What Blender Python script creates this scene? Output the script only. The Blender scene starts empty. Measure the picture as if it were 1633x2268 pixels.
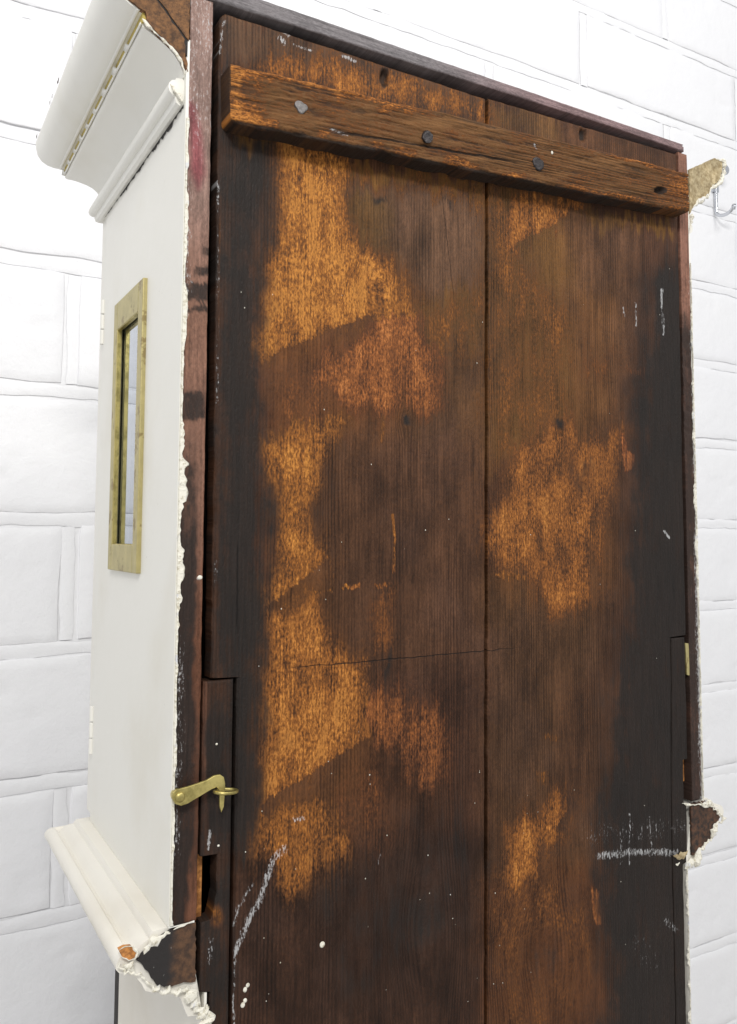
import bpy, bmesh, math, random
import numpy as np
from mathutils import Vector, Matrix

# ------------------------------------------------------------------ camera, world, light, exposure
sc = bpy.context.scene
ZO = 1.45                                   # hood coordinates (z = 0 at camera height) -> world
F_PX, YAW, PIT, ROLL = 1915.87, .5600, .0743, -.0007      # solved from the photograph's vanishing lines
PPX, PPY = 945.23, 1039.25                  # principal point of the (cropped) photograph, in 1633 x 2268 units
CAM = np.array([-.146, -.504, 0.])
_cy, _sy = math.cos(YAW), math.sin(YAW)
FW = np.array([_sy*math.cos(PIT), _cy*math.cos(PIT), math.sin(PIT)])
_r = np.array([_cy, -_sy, 0.]); _u = np.cross(_r, FW)
RT = math.cos(ROLL)*_r + math.sin(ROLL)*_u
UP = -math.sin(ROLL)*_r + math.cos(ROLL)*_u
cd = bpy.data.cameras.new('camera'); cam = bpy.data.objects.new('camera', cd)
sc.collection.objects.link(cam); sc.camera = cam
cd.sensor_fit = 'VERTICAL'; cd.sensor_height = 36; cd.sensor_width = 36
cd.lens = F_PX/2268*36
cd.shift_x = -(PPX-816.5)/2268; cd.shift_y = (PPY-1134)/2268
cd.clip_start = .02; cd.clip_end = 50
m = Matrix(((RT[0], UP[0], -FW[0], CAM[0]), (RT[1], UP[1], -FW[1], CAM[1]), (RT[2], UP[2], -FW[2], CAM[2]+ZO), (0, 0, 0, 1)))
cam.matrix_world = m

wd = bpy.data.worlds.new('World'); sc.world = wd; wd.use_nodes = True
bg = wd.node_tree.nodes['Background']; bg.inputs[0].default_value = (.97, .98, 1, 1); bg.inputs[1].default_value = .66

def area(name, loc, target, sx, sy, power, col=(1, .985, .96)):
    d = bpy.data.lights.new(name, 'AREA'); d.shape = 'RECTANGLE'; d.size = sx; d.size_y = sy
    d.energy = power; d.color = col
    o = bpy.data.objects.new(name, d); sc.collection.objects.link(o)
    o.location = loc
    o.rotation_euler = (Vector(target)-Vector(loc)).to_track_quat('-Z', 'Y').to_euler()
    return o
area('ceiling_lamp', (-.70, -1.65, ZO+1.35), (.25, .2, ZO+.1), .75, .28, 35)
area('ceiling_lamp', (.9, -1.3, ZO+1.75), (.5, .4, ZO+.2), .9, .3, 16)

sc.view_settings.view_transform = 'Standard'; sc.view_settings.look = 'None'
sc.view_settings.gamma = 1; sc.view_settings.exposure = 0
sc.view_settings.use_curve_mapping = False

# ------------------------------------------------------------------ helpers
def ray(x, y): return FW + RT*(x-PPX)/F_PX - UP*(y-PPY)/F_PX
def bk(x, y, Y=0.):                         # photo pixel -> point on a plane parallel to the clock's back
    d = ray(x, y); return CAM + d*((Y-CAM[1])/d[1])
def sd(x, y, X=0.):                         # photo pixel -> point on a plane parallel to the clock's side
    d = ray(x, y); return CAM + d*((X-CAM[0])/d[0])
def proj(P):                                # (n,3) hood coordinates -> photo pixels, to look up stain shapes
    q = P-CAM; w = q@FW
    return PPX+F_PX*(q@RT)/w, PPY-F_PX*(q@UP)/w

def vn(x, y, seed=0):
    x = np.asarray(x, float); y = np.asarray(y, float)
    xi = np.floor(x).astype(np.int64); yi = np.floor(y).astype(np.int64)
    fx = x-xi; fy = y-yi; fx = fx*fx*(3-2*fx); fy = fy*fy*(3-2*fy)
    def h(a, b):
        n = (a*374761393+b*668265263+seed*974634777) & 0xffffffff
        n = ((n ^ (n >> 13))*1274126177) & 0xffffffff
        return ((n ^ (n >> 16)) & 0xffff)/65535.
    return (h(xi, yi)*(1-fx)+h(xi+1, yi)*fx)*(1-fy)+(h(xi, yi+1)*(1-fx)+h(xi+1, yi+1)*fx)*fy
def fbm(x, y, seed=0, o=4):
    s = 0; a = .5; t = 0
    for i in range(o):
        s = s+a*vn(x*2**i, y*2**i, seed+i*7); t += a; a *= .5
    return s/t                              # 0..1
def sstep(a, b, x):
    t = np.clip((x-a)/(b-a), 0, 1); return t*t*(3-2*t)
def sdf(u, v, poly):                        # signed distance, negative inside
    d = np.full(u.shape, 1e9); ins = np.zeros(u.shape, bool); n = len(poly)
    for i in range(n):
        x0, y0 = poly[i]; x1, y1 = poly[(i+1) % n]
        ex, ey = x1-x0, y1-y0; wx, wy = u-x0, v-y0
        t = np.clip((wx*ex+wy*ey)/(ex*ex+ey*ey+1e-9), 0, 1)
        d = np.minimum(d, (wx-t*ex)**2+(wy-t*ey)**2)
        c = (y0 > v) != (y1 > v)
        if y1 != y0: ins ^= c & (u < ex*(v-y0)/(y1-y0)+x0)
    d = np.sqrt(d); return np.where(ins, -d, d)
def sline(u, v, pts):                       # distance to polyline
    d = np.full(u.shape, 1e9)
    for (x0, y0), (x1, y1) in zip(pts[:-1], pts[1:]):
        ex, ey = x1-x0, y1-y0; t = np.clip(((u-x0)*ex+(v-y0)*ey)/(ex*ex+ey*ey+1e-9), 0, 1)
        d = np.minimum(d, (u-x0-t*ex)**2+(v-y0-t*ey)**2)
    return np.sqrt(d)

def lin(r, g, b):
    f = lambda c: ((c/255+.055)/1.055)**2.4 if c/255 > .04045 else c/255/12.92
    return np.array([f(r), f(g), f(b)])

class NT:
    def __init__(s, name):
        s.m = bpy.data.materials.new(name); s.m.use_nodes = True
        s.t = s.m.node_tree; s.b = s.t.nodes['Principled BSDF']
    def n(s, typ, **kw):
        n = s.t.nodes.new(typ)
        for k, v in kw.items(): setattr(n, k, v)
        return n
    def l(s, a, b): s.t.links.new(a, b)
    def put(s, sock, v):
        if isinstance(v, bpy.types.NodeSocket): s.l(v, sock)
        elif isinstance(v, (tuple, list, np.ndarray)):
            v = list(v); sock.default_value = v+[1] if len(v) == 3 and sock.type == 'RGBA' else v
        else: sock.default_value = v
    def math(s, op, a, b=0., c=0., clamp=False):
        n = s.n('ShaderNodeMath', operation=op, use_clamp=clamp)
        s.put(n.inputs[0], a); s.put(n.inputs[1], b); s.put(n.inputs[2], c); return n.outputs[0]
    def step(s, a, b, x):
        n = s.n('ShaderNodeMapRange', interpolation_type='SMOOTHSTEP')
        s.put(n.inputs[0], x); s.put(n.inputs[1], a); s.put(n.inputs[2], b); return n.outputs[0]
    def mix(s, f, a, b, mode='MIX'):
        n = s.n('ShaderNodeMix', data_type='RGBA', blend_type=mode)
        s.put(n.inputs[0], f); s.put(n.inputs[6], a); s.put(n.inputs[7], b); return n.outputs[2]
    def attr(s, name): return s.n('ShaderNodeAttribute', attribute_name=name)
    def noise(s, vec, scale, detail=3, rough=.55, dist=0):
        n = s.n('ShaderNodeTexNoise'); s.put(n.inputs['Vector'], vec); n.inputs['Scale'].default_value = scale
        n.inputs['Detail'].default_value = detail; n.inputs['Roughness'].default_value = rough
        n.inputs['Distortion'].default_value = dist; return n.outputs[0]
    def vec(s, x, y, z):
        n = s.n('ShaderNodeCombineXYZ'); s.put(n.inputs[0], x); s.put(n.inputs[1], y); s.put(n.inputs[2], z); return n.outputs[0]
    def obj(s): return s.n('ShaderNodeTexCoord').outputs['Object']
    def sep(s, v):
        n = s.n('ShaderNodeSeparateXYZ'); s.l(v, n.inputs[0]); return n.outputs
    def bump(s, h, dist, strength=1., prev=None):
        n = s.n('ShaderNodeBump'); s.put(n.inputs['Height'], h); n.inputs['Distance'].default_value = dist
        n.inputs['Strength'].default_value = strength
        if prev is not None: s.l(prev, n.inputs['Normal'])
        return n.outputs[0]
    def set(s, **kw):
        for k, v in kw.items(): s.put(s.b.inputs[k.replace('_', ' ')], v)
        return s.m

def painted_wood(name, ring=.0023, lines=(), ringamp=.55, rough=.55, fleck=1.):
    """old wood: 'base' stain colour, 'mask' = worn / soot / white paint / redness, 'gl' = across / along the grain"""
    k = NT(name)
    base = k.attr('base').outputs['Color']; ma = k.attr('mask'); mk = k.n('ShaderNodeSeparateColor'); k.l(ma.outputs['Color'], mk.inputs[0])
    worn, soot_shade, white = mk.outputs[0], mk.outputs[1], mk.outputs[2]; red = ma.outputs['Alpha']
    gl = k.sep(k.attr('gl').outputs['Vector']); g, l = gl[0], gl[1]
    n1 = k.noise(k.vec(g, k.math('MULTIPLY', l, .05), 0), 620, 4, .6)
    n2 = k.step(.30, .70, k.noise(k.vec(g, k.math('MULTIPLY', l, .36), 3), 820, 4, .75))
    n5 = k.step(.30, .70, k.noise(k.vec(g, k.math('MULTIPLY', l, .42), 5), 70, 6, .72))
    n3 = k.noise(k.vec(g, k.math('MULTIPLY', l, .10), 7), 45, 4)
    ph = k.math('ADD', k.math('MULTIPLY', g, 2*math.pi/ring), k.math('MULTIPLY', n3, 22.))
    ringv = k.math('MULTIPLY_ADD', k.math('SINE', ph), .5, .5)
    ringv = k.math('POWER', ringv, 2.2)
    # stained wood
    rv = k.math('MULTIPLY', ringv, k.math('MULTIPLY', k.step(.3, .7, n3), ringamp))
    f = k.math('MULTIPLY', k.math('MULTIPLY_ADD', n1, 1.5, .25), k.math('MULTIPLY', k.math('MULTIPLY_ADD', n2, .5, .7), k.math('MULTIPLY_ADD', n5, .5, .75)))
    f = k.math('MULTIPLY', f, k.math('SUBTRACT', 1.06, rv))
    c0 = k.mix(1., base, k.vec(f, f, f), 'MULTIPLY')
    # worn back towards bare wood, fibre by fibre
    wsel = k.math('ADD', worn, k.math('MULTIPLY', k.math('ADD', k.math('MULTIPLY_ADD', n1, .7, -.35), k.math('ADD', k.math('MULTIPLY_ADD', n2, .66*fleck, -.35*fleck), k.math('MULTIPLY_ADD', n5, .62, -.32))), k.math('MULTIPLY_ADD', worn, .8, .22)))
    wsel = k.math('SUBTRACT', wsel, k.math('MULTIPLY', rv, .35))
    mid = k.mix(red, lin(90, 57, 30), lin(88, 52, 32)); hi = k.mix(red, lin(139, 87, 37), lin(132, 78, 42)); top = k.mix(red, lin(178, 119, 52), lin(168, 104, 58))
    c = k.mix(k.step(.08, .50, wsel), c0, mid); c = k.mix(k.step(.30, .80, wsel), c, hi); c = k.mix(k.step(.72, 1.15, wsel), c, top)
    fw = k.math('MULTIPLY', k.math('MULTIPLY_ADD', n2, .75, .62), k.math('MULTIPLY_ADD', n1, .7, .65)); c = k.mix(k.step(.15, .6, worn), c, k.mix(1., c, k.vec(fw, fw, fw), 'MULTIPLY'))
    # soot black and painted shade
    st = k.step(.12, .92, k.math('ADD', soot_shade, k.math('ADD', k.math('MULTIPLY_ADD', n1, .8, -.4), k.math('ADD', k.math('MULTIPLY_ADD', n2, .25, -.12), k.math('MULTIPLY_ADD', n5, .6, -.32)))))
    bc = k.mix(n1, (.006, .0058, .0055), (.026, .023, .021))
    c = k.mix(k.math('MULTIPLY', st, .90), c, bc)
    # white paint dragged over the fibres
    pt = k.step(.38, .72, k.math('ADD', white, k.math('ADD', k.math('MULTIPLY_ADD', n1, 1.0, -.5), k.math('MULTIPLY_ADD', n2, .7, -.35))))
    pt = k.math('MULTIPLY', pt, k.step(.02, .12, white))
    c = k.mix(k.math('MULTIPLY', pt, .74), c, lin(190, 190, 190))
    h = k.math('SUBTRACT', k.math('MULTIPLY_ADD', n1, .6, n2), k.math('MULTIPLY', ringv, .4))
    if lines:                                # fine cracks and scribed lines: grooves in the surface
        ob = k.sep(k.obj()); gr = None
        nz = k.noise(k.obj(), 90, 2)
        for (x0, z0, x1, z1, w) in lines:
            L = math.hypot(x1-x0, z1-z0); dx, dz = (x1-x0)/L, (z1-z0)/L
            px = k.math('SUBTRACT', ob[0], x0); pz = k.math('SUBTRACT', ob[2], z0)
            al = k.math('ADD', k.math('MULTIPLY', px, dx), k.math('MULTIPLY', pz, dz))
            ac = k.math('SUBTRACT', k.math('MULTIPLY', pz, dx), k.math('MULTIPLY', px, dz))
            ac = k.math('ABSOLUTE', k.math('ADD', ac, k.math('MULTIPLY_ADD', nz, .0024, -.0012)))
            inl = k.math('MULTIPLY', k.step(0, L*.12, al), k.math('SUBTRACT', 1., k.step(L*.8, L, al)))
            q = k.math('MULTIPLY', k.math('SUBTRACT', 1., k.step(w*.4, w, ac)), inl)
            gr = q if gr is None else k.math('MAXIMUM', gr, q)
        c = k.mix(k.math('MULTIPLY', gr, .85), c, (.008, .006, .005))
        h = k.math('SUBTRACT', h, k.math('MULTIPLY', gr, 2.))
    bn = k.bump(h, .0006, .55)
    ro = k.math('MULTIPLY_ADD', n2, .3, rough-.15)
    return k.set(Base_Color=c, Roughness=ro, Normal=bn, **{'Specular_IOR_Level': .16})

def simple(name, col, rough=.5, metal=0., nscale=120, namp=.15, bumpd=.0004, spots=None, spec=.4):
    k = NT(name); o = k.obj()
    n = k.noise(o, nscale, 5, .6); f = k.math('MULTIPLY_ADD', n, 2*namp, 1-namp)
    c = k.mix(1., tuple(col), k.vec(f, f, f), 'MULTIPLY')
    if spots:                                # (colour, scale, threshold)
        s2 = k.step(spots[2], spots[2]+.06, k.noise(o, spots[1], 4, .65))
        c = k.mix(s2, c, tuple(spots[0]))
    return k.set(Base_Color=c, Roughness=rough, Metallic=metal, Normal=k.bump(n, bumpd, .6), Specular_IOR_Level=spec)

# materials
M = {}
seam_line = tuple(bk(612, 1482)[[0, 2]])+tuple(bk(1175, 1433)[[0, 2]])
M['plank'] = painted_wood('stained_pine', lines=[seam_line+(.00045,),
    tuple(bk(975, 395)[[0, 2]])+tuple(bk(1010, 700)[[0, 2]])+(.00028,), tuple(bk(527, 1195)[[0, 2]])+tuple(bk(526, 1415)[[0, 2]])+(.0006,)])
M['batten'] = painted_wood('weathered_batten', ring=.0021, ringamp=.85, rough=.7, fleck=1.5,
    lines=[tuple(bk(720, 285, -.017)[[0, 2]])+tuple(bk(1200, 366, -.017)[[0, 2]])+(.0011,)])
M['stile'] = painted_wood('stile_wood', ring=.0035, ringamp=.25, rough=.5)
M['dark'] = simple('dark_wood_and_shade', (.016, .012, .010), .7, namp=.4)  # dark wood, also used where gap shade is painted
def endgrain(name, col, dark):
    k = NT(name); o = k.obj(); n = k.noise(o, 260, 5, .7); n2 = k.noise(o, 70, 3)
    c = k.mix(k.step(.35, .65, n), tuple(dark), tuple(col)); f = k.math('MULTIPLY_ADD', n2, 1.4, .3)
    return k.set(Base_Color=k.mix(1., c, k.vec(f, f, f), 'MULTIPLY'), Roughness=.8, Normal=k.bump(n, .0008, .8))
M['core'] = endgrain('broken_wood_core', lin(122, 84, 48), lin(72, 48, 28))
M['core_dark'] = endgrain('sooty_wood_core', lin(84, 56, 38), lin(34, 27, 23))
k = NT('half_sooty_core'); o = k.obj(); n = k.noise(o, 260, 5, .7); n2 = k.noise(o, 60, 4)
c = k.mix(k.step(.35, .65, n), lin(58, 40, 28), lin(92, 64, 42)); f = k.step(-.002, .006, k.math('ADD', k.sep(o)[0], k.math('MULTIPLY_ADD', n2, .014, -.007)))
c = k.mix(f, k.mix(k.step(.66, .70, n), lin(34, 30, 29), lin(150, 148, 145)), c)
M['core_half'] = k.set(Base_Color=c, Roughness=.8, Normal=k.bump(n, .0008, .8))
M['fresh'] = endgrain('fresh_split_wood', lin(190, 128, 66), lin(128, 80, 36))
def white_paint(name, col, dirt, amt, glossy=.32):
    k = NT(name); o = k.obj()
    n = k.noise(o, 9, 4); n2 = k.noise(o, 300, 4, .7); n3 = k.noise(o, 55, 4, .6)
    c = k.mix(k.math('MULTIPLY', k.step(.45, .8, n), amt), tuple(col), tuple(dirt))
    c = k.mix(k.math('MULTIPLY', k.step(.69, .76, n2), .35), c, lin(120, 112, 98))
    b = k.bump(n2, .00012, .5, k.bump(n3, .0008, .35))
    return k.set(Base_Color=c, Roughness=k.math('MULTIPLY_ADD', n3, .2, glossy), Normal=b, Specular_IOR_Level=.45)
M['white'] = white_paint('old_white_gloss', lin(228, 226, 218), lin(214, 209, 194), .6)
M['cream'] = white_paint('cream_white_paint', lin(226, 222, 212), lin(210, 203, 188), .7, .42)
k = NT('crumbling_paint'); o = k.obj(); n = k.noise(o, 420, 5, .7); n2 = k.noise(o, 120, 4)
c = k.mix(k.step(.5, .66, n), lin(226, 222, 208), lin(186, 178, 156)); c = k.mix(k.math('MULTIPLY', k.step(.56, .7, n2), .6), c, lin(186, 190, 205))
M['crust'] = k.set(Base_Color=c, Roughness=.6, Normal=k.bump(n, .0012, .8))
M['oldcream'] = simple('old_cream_undercoat', lin(190, 170, 88), .6, namp=.3, nscale=260, spots=(lin(120, 104, 62), 420, .58), bumpd=.0008)
M['olive'] = endgrain('pale_painted_end', lin(178, 162, 128), lin(136, 118, 84))
k = NT('tarnished_brass'); o = k.obj(); n = k.noise(o, 90, 5, .65); n2 = k.noise(o, 380, 3)
c = k.mix(k.step(.38, .68, n), lin(206, 190, 120), lin(150, 138, 84))
M['brass'] = k.set(Base_Color=c, Metallic=.85, Roughness=k.math('MULTIPLY_ADD', n, .3, .28), Normal=k.bump(n2, .0003, .5))
M['brass_dull'] = simple('dull_brass', lin(176, 164, 114), .45, .5, nscale=120, namp=.3, spots=(lin(142, 126, 84), 70, .56))
M['iron'] = simple('forged_iron', lin(62, 58, 58), .45, .6, nscale=300, namp=.5, bumpd=.0012)
M['iron_grey'] = simple('worn_iron', lin(112, 108, 106), .42, .6, nscale=300, namp=.4, bumpd=.0012)
M['chrome'] = simple('chrome', lin(205, 207, 212), .14, 1., namp=.03)
k = NT('window_glass'); gls = k.n('ShaderNodeBsdfGlossy'); gls.inputs['Roughness'].default_value = .02; gls.inputs['Color'].default_value = (.9, .94, 1, 1)
tr = k.n('ShaderNodeBsdfTransparent'); tr.inputs[0].default_value = (.8, .84, .84, 1); fr = k.n('ShaderNodeFresnel'); fr.inputs[0].default_value = 1.6
mx = k.n('ShaderNodeMixShader'); k.l(k.math('MULTIPLY', fr.outputs[0], 2.0, clamp=True), mx.inputs[0]); k.l(tr.outputs[0], mx.inputs[1]); k.l(gls.outputs[0], mx.inputs[2])
k.l(mx.outputs[0], k.t.nodes['Material Output'].inputs[0]); M['glass'] = k.m
k = NT('painted_blockwork'); o = k.obj(); n = k.noise(o, 8, 4); n2 = k.noise(o, 55, 6, .6); n3 = k.noise(o, 260, 4, .6)
c = k.mix(n, lin(238, 238, 239), lin(231, 231, 234))
M['wall'] = k.set(Base_Color=c, Roughness=.55, Normal=k.bump(n3, .0007, .4, k.bump(n2, .003, .4)))
M['floor'] = simple('pale_floor', (.66, .64, .61), .5)

# ------------------------------------------------------------------ object helpers
col = sc.collection
ROOTLOC = {}
def link(name, me, mats, parent=None):
    o = bpy.data.objects.new(name, me); col.objects.link(o)
    for mm in (mats if isinstance(mats, (list, tuple)) else [mats]):
        me.materials.append(M[mm])
    o.location = (0, 0, ZO)
    if parent is not None: attach(o, parent)
    return o
def attach(o, parent):
    o.parent = parent
    p = parent; loc = Vector((0, 0, 0))
    o.matrix_parent_inverse = Matrix.Translation(ROOTLOC[parent.name]).inverted()
    ROOTLOC[o.name] = o.location.copy()
def root(name, loc, label, cat):
    o = bpy.data.objects.new(name, None); col.objects.link(o); o.location = loc; ROOTLOC[o.name] = Vector(loc)
    o.empty_display_size = .05; o['label'] = label; o['category'] = cat; return o
def mesh(vs, fs, smooth=False):
    me = bpy.data.meshes.new('mesh'); me.from_pydata([tuple(map(float, v)) for v in vs], [], fs); me.validate()
    if smooth: me.polygons.foreach_set('use_smooth', [True]*len(me.polygons))
    me.update(); return me
def fixn(me):
    b = bmesh.new(); b.from_mesh(me); bmesh.ops.recalc_face_normals(b, faces=b.faces); b.to_mesh(me); b.free(); return me
def boxes(lst, bevel=0.):
    b = bmesh.new()
    for (x0, x1, y0, y1, z0, z1) in lst:
        r = bmesh.ops.create_cube(b, size=1)
        for v in r['verts']: v.co = ((x0+x1)/2+v.co.x*(x1-x0), (y0+y1)/2+v.co.y*(y1-y0), (z0+z1)/2+v.co.z*(z1-z0))
    if bevel: bmesh.ops.bevel(b, geom=b.edges[:], offset=bevel, segments=2, affect='EDGES', profile=.5)
    me = bpy.data.meshes.new('mesh'); b.to_mesh(me); b.free(); return me
def prism(pts, y0, y1, bevel=0.):           # polygon in (x, z), extruded along y
    b = bmesh.new(); f = b.faces.new([b.verts.new((x, y0, z)) for x, z in pts])
    e = bmesh.ops.extrude_face_region(b, geom=[f])
    for v in e['geom']:
        if isinstance(v, bmesh.types.BMVert): v.co.y = y1
    bmesh.ops.recalc_face_normals(b, faces=b.faces)
    if bevel:
        bmesh.ops.bevel(b, geom=[q for q in b.edges if abs(q.verts[0].co.y-q.verts[1].co.y) < 1e-9], offset=bevel, segments=2, affect='EDGES', profile=.5)
    me = bpy.data.meshes.new('mesh'); b.to_mesh(me); b.free(); return me
def rough_poly(pts, step, amp, seed):       # broken outline
    out = []; n = len(pts); s = 0.; rnd = random.Random(seed)
    for i in range(n):
        a = np.array(pts[i]); c = np.array(pts[(i+1) % n]); L = np.linalg.norm(c-a); m_ = max(1, int(L/step))
        d = (c-a)/max(L, 1e-9); nn = np.array([-d[1], d[0]])
        for j in range(m_):
            out.append(tuple(a+(c-a)*j/m_+nn*rnd.uniform(-amp, amp)*(1 if j else .4)))
    return out
def tube(path, rad, seg=10, cap=True):
    path = [Vector(p) for p in path]; vs = []; fs = []; n = len(path)
    up = None
    for i, p in enumerate(path):
        t = (path[min(i+1, n-1)]-path[max(i-1, 0)]).normalized()
        if up is None: up = t.orthogonal().normalized()
        up = (up-t*up.dot(t)).normalized(); sd_ = t.cross(up); r = rad(i/(n-1)) if callable(rad) else rad
        for j in range(seg):
            a = 2*math.pi*j/seg; vs.append(p+(up*math.cos(a)+sd_*math.sin(a))*r)
    for i in range(n-1):
        for j in range(seg): fs.append((i*seg+j, i*seg+(j+1) % seg, (i+1)*seg+(j+1) % seg, (i+1)*seg+j))
    if cap: fs += [tuple(range(seg))[::-1], tuple((n-1)*seg+j for j in range(seg))]
    return fixn(mesh(vs, fs, True))
def crust(path, rmean, seed, step=.0016, flat=1., jit=.3):   # lumpy, broken paint along an edge
    P = [np.array(path[0], float)]
    for a, b in zip(path[:-1], path[1:]):
        a = np.array(a, float); b = np.array(b, float); n = max(1, int(np.linalg.norm(b-a)/step))
        for j in range(1, n+1): P.append(a+(b-a)*j/n)
    rnd = np.random.RandomState(seed); n = len(P); vs = []; fs = []; seg = 8
    w = np.convolve(rnd.rand(n+8), np.ones(5)/5, 'same')[4:n+4]; w2 = rnd.rand(n)
    for i, p in enumerate(P):
        t = P[min(i+1, n-1)]-P[max(i-1, 0)]; t = t/max(np.linalg.norm(t), 1e-9)
        yv = np.array([0, 1., 0]); s_ = np.cross(t, yv); s_ /= max(np.linalg.norm(s_), 1e-9)
        e = min(1, min(i, n-1-i)/2+.15)
        r = .8*rmean*(.3+1.9*np.clip((w[i]-.3)/.4, 0, 1)**1.6+.25*w2[i])*e; r = max(r, rmean*.15)
        o_ = rnd.uniform(-jit, jit, 2)*rmean
        for j in range(seg):
            a = 2*math.pi*j/seg; rr = r*rnd.uniform(.9, 1.1)
            vs.append(p+s_*(math.cos(a)*rr+o_[0])+yv*(math.sin(a)*rr*flat+o_[1]*flat*.5))
    for i in range(n-1):
        for j in range(seg): fs.append((i*seg+j, i*seg+(j+1) % seg, (i+1)*seg+(j+1) % seg, (i+1)*seg+j))
    fs += [tuple(range(seg))[::-1], tuple((n-1)*seg+j for j in range(seg))]
    return fixn(mesh(vs, fs, False))

def slab(xl, xr, zs, y0, y1, nx, paint, grain='z', edge=.0012, relief=.00015, seed=0, tilt=None, gfun=None):
    """board: dense front sheet at y0 between xl(z) and xr(z), thickness back to y1; paint(P,u,v) -> base, mask"""
    zs = np.asarray(zs); nz = len(zs); s = np.linspace(0, 1, nx)
    s = np.concatenate([[0, .35*s[1]], s[1:-1], [1-.35*s[1], 1]]); nx = len(s)
    XL = np.array([xl(z) for z in zs]); XR = np.array([xr(z) for z in zs])
    X = XL[:, None]+(XR-XL)[:, None]*s[None]; Z = np.repeat(zs[:, None], nx, 1)
    if tilt: Z = Z+tilt(X, Z)
    eb = np.minimum(np.minimum(X-XL[:, None], XR[:, None]-X), np.minimum(np.abs(zs-zs[0]), np.abs(zs-zs[-1]))[:, None])
    wob = edge*(.6+.9*fbm(X*160, Z*90, seed+5, 3))
    Y = y0+np.clip(1-eb/np.maximum(wob, 1e-6), 0, 1)**2*wob*.8
    Y = Y+(fbm(X*300, Z*40, seed, 3)-.5)*2*relief
    P = np.stack([X, Y, Z], -1).reshape(-1, 3)
    u, v = proj(P); base, mask, dep = paint(P, u, v); P[:, 1] += dep
    g, l = (P[:, 0], P[:, 2]) if grain == 'z' else (P[:, 2], P[:, 0])
    if gfun is not None: g, l = gfun(P, g, l, u, v)
    N = len(P); idx = np.arange(N).reshape(nz, nx)
    q = np.stack([idx[:-1, :-1], idx[:-1, 1:], idx[1:, 1:], idx[1:, :-1]], -1).reshape(-1, 4)
    loop = np.concatenate([idx[0, :], idx[1:, -1], idx[-1, -2::-1], idx[-2:0:-1, 0]])
    bv = P[loop].copy(); bv[:, 1] = y1; nb = len(loop); bi = N+np.arange(nb)
    a = np.arange(nb); b = (a+1) % nb
    sd_ = np.stack([loop[a], bi[a], bi[b], loop[b]], -1)
    V = np.concatenate([P, bv]); me = bpy.data.meshes.new('mesh')
    me.from_pydata(V.tolist(), [], q.tolist()+sd_.tolist()+[bi[::-1].tolist()])
    def A(name, arr, typ, n):
        at = me.attributes.new(name, typ, 'POINT'); full = np.concatenate([arr, arr[loop]]).astype(np.float32)
        at.data.foreach_set('color' if 'COLOR' in typ else 'vector', full.ravel())
    A('base', np.concatenate([np.clip(base, .002, 1), np.ones((N, 1))], 1), 'FLOAT_COLOR', 4)
    A('mask', np.clip(mask, 0, 1), 'FLOAT_COLOR', 4)
    A('gl', np.stack([g, l, np.zeros(N)], -1), 'FLOAT_VECTOR', 3)
    sm = np.zeros(len(me.polygons), bool); sm[:len(q)] = True; me.polygons.foreach_set('use_smooth', sm)
    me.update(); fixn(me); return me

W, DP, DF = .4415, .2194, .238              # hood width, depth of the sides, front of the door
rnd = random.Random(4)

# ------------------------------------------------------------------ the setting
YW = .60; CH, CL, J = .1525, .417, .019
wall = link('wall', boxes([(-1.45, 2.75, YW, YW+.1, -ZO, 1.9)]), 'wall'); wall['kind'] = 'structure'
ROOTLOC[wall.name] = wall.location.copy()
fl = link('floor', boxes([(-1.45, 2.75, -2.2, YW, -ZO-.05, -ZO)]), 'floor'); fl['kind'] = 'structure'
def block_mesh(seed, w, h):
    nx, nz = 60, 24
    x = np.linspace(-w/2, w/2, nx); z = np.linspace(-h/2, h/2, nz)
    x[1] = x[0]+.0012; x[-2] = x[-1]-.0012; z[1] = z[0]+.0012; z[-2] = z[-1]-.0012
    X, Z = np.meshgrid(x, z); rr = np.random.RandomState(seed)
    cx_, cz_ = w/2-np.abs(X), h/2-np.abs(Z)                      # worn corners
    ro = rr.uniform(.004, .013); cor_ = np.clip(1-np.hypot(np.clip(ro-cx_, 0, None), np.clip(ro-cz_, 0, None))/ro, -1, 1)
    X = X-np.sign(X)*np.clip(-(cor_-.0), 0, 1)*ro*.3+(fbm(X*22+seed, Z*22, seed, 4)-.5)*.006; Z = Z+(fbm(X*18, Z*18+seed*3, seed+9, 4)-.5)*.0065
    e = np.minimum(np.minimum(X-X[:, :1], X[:, -1:]-X), np.minimum(Z-Z[:1], Z[-1:]-Z))
    prot = .0010+.0011*sstep(-.0003, .0022, e)*(.1+1.8*fbm(X*14, Z*14, seed+5, 3))+(fbm(X*9, Z*9, seed+3, 4)-.5)*.0026+(fbm(X*70, Z*70, seed+4, 4)-.5)*.0007
    pit = sstep(.74, .80, fbm(X*34, Z*34, seed+21, 2)); prot = prot-pit*.0010
    P = np.stack([X, -prot, Z], -1).reshape(-1, 3); idx = np.arange(len(P)).reshape(nz, nx)
    q = np.stack([idx[:-1, :-1], idx[:-1, 1:], idx[1:, 1:], idx[1:, :-1]], -1).reshape(-1, 4).tolist()
    loop = np.concatenate([idx[0, :], idx[1:, -1], idx[-1, -2::-1], idx[-2:0:-1, 0]]); nb = len(loop)
    bv = P[loop].copy(); bv[:, 1] = .01; N = len(P)
    for a in range(nb): b = (a+1) % nb; q.append([int(loop[a]), N+a, N+b, int(loop[b])])
    me = mesh(np.concatenate([P, bv]), q, True); me.materials.append(M['wall']); return me
BM = [block_mesh(i*11+2, CL-J, CH-J) for i in range(14)]
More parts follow.
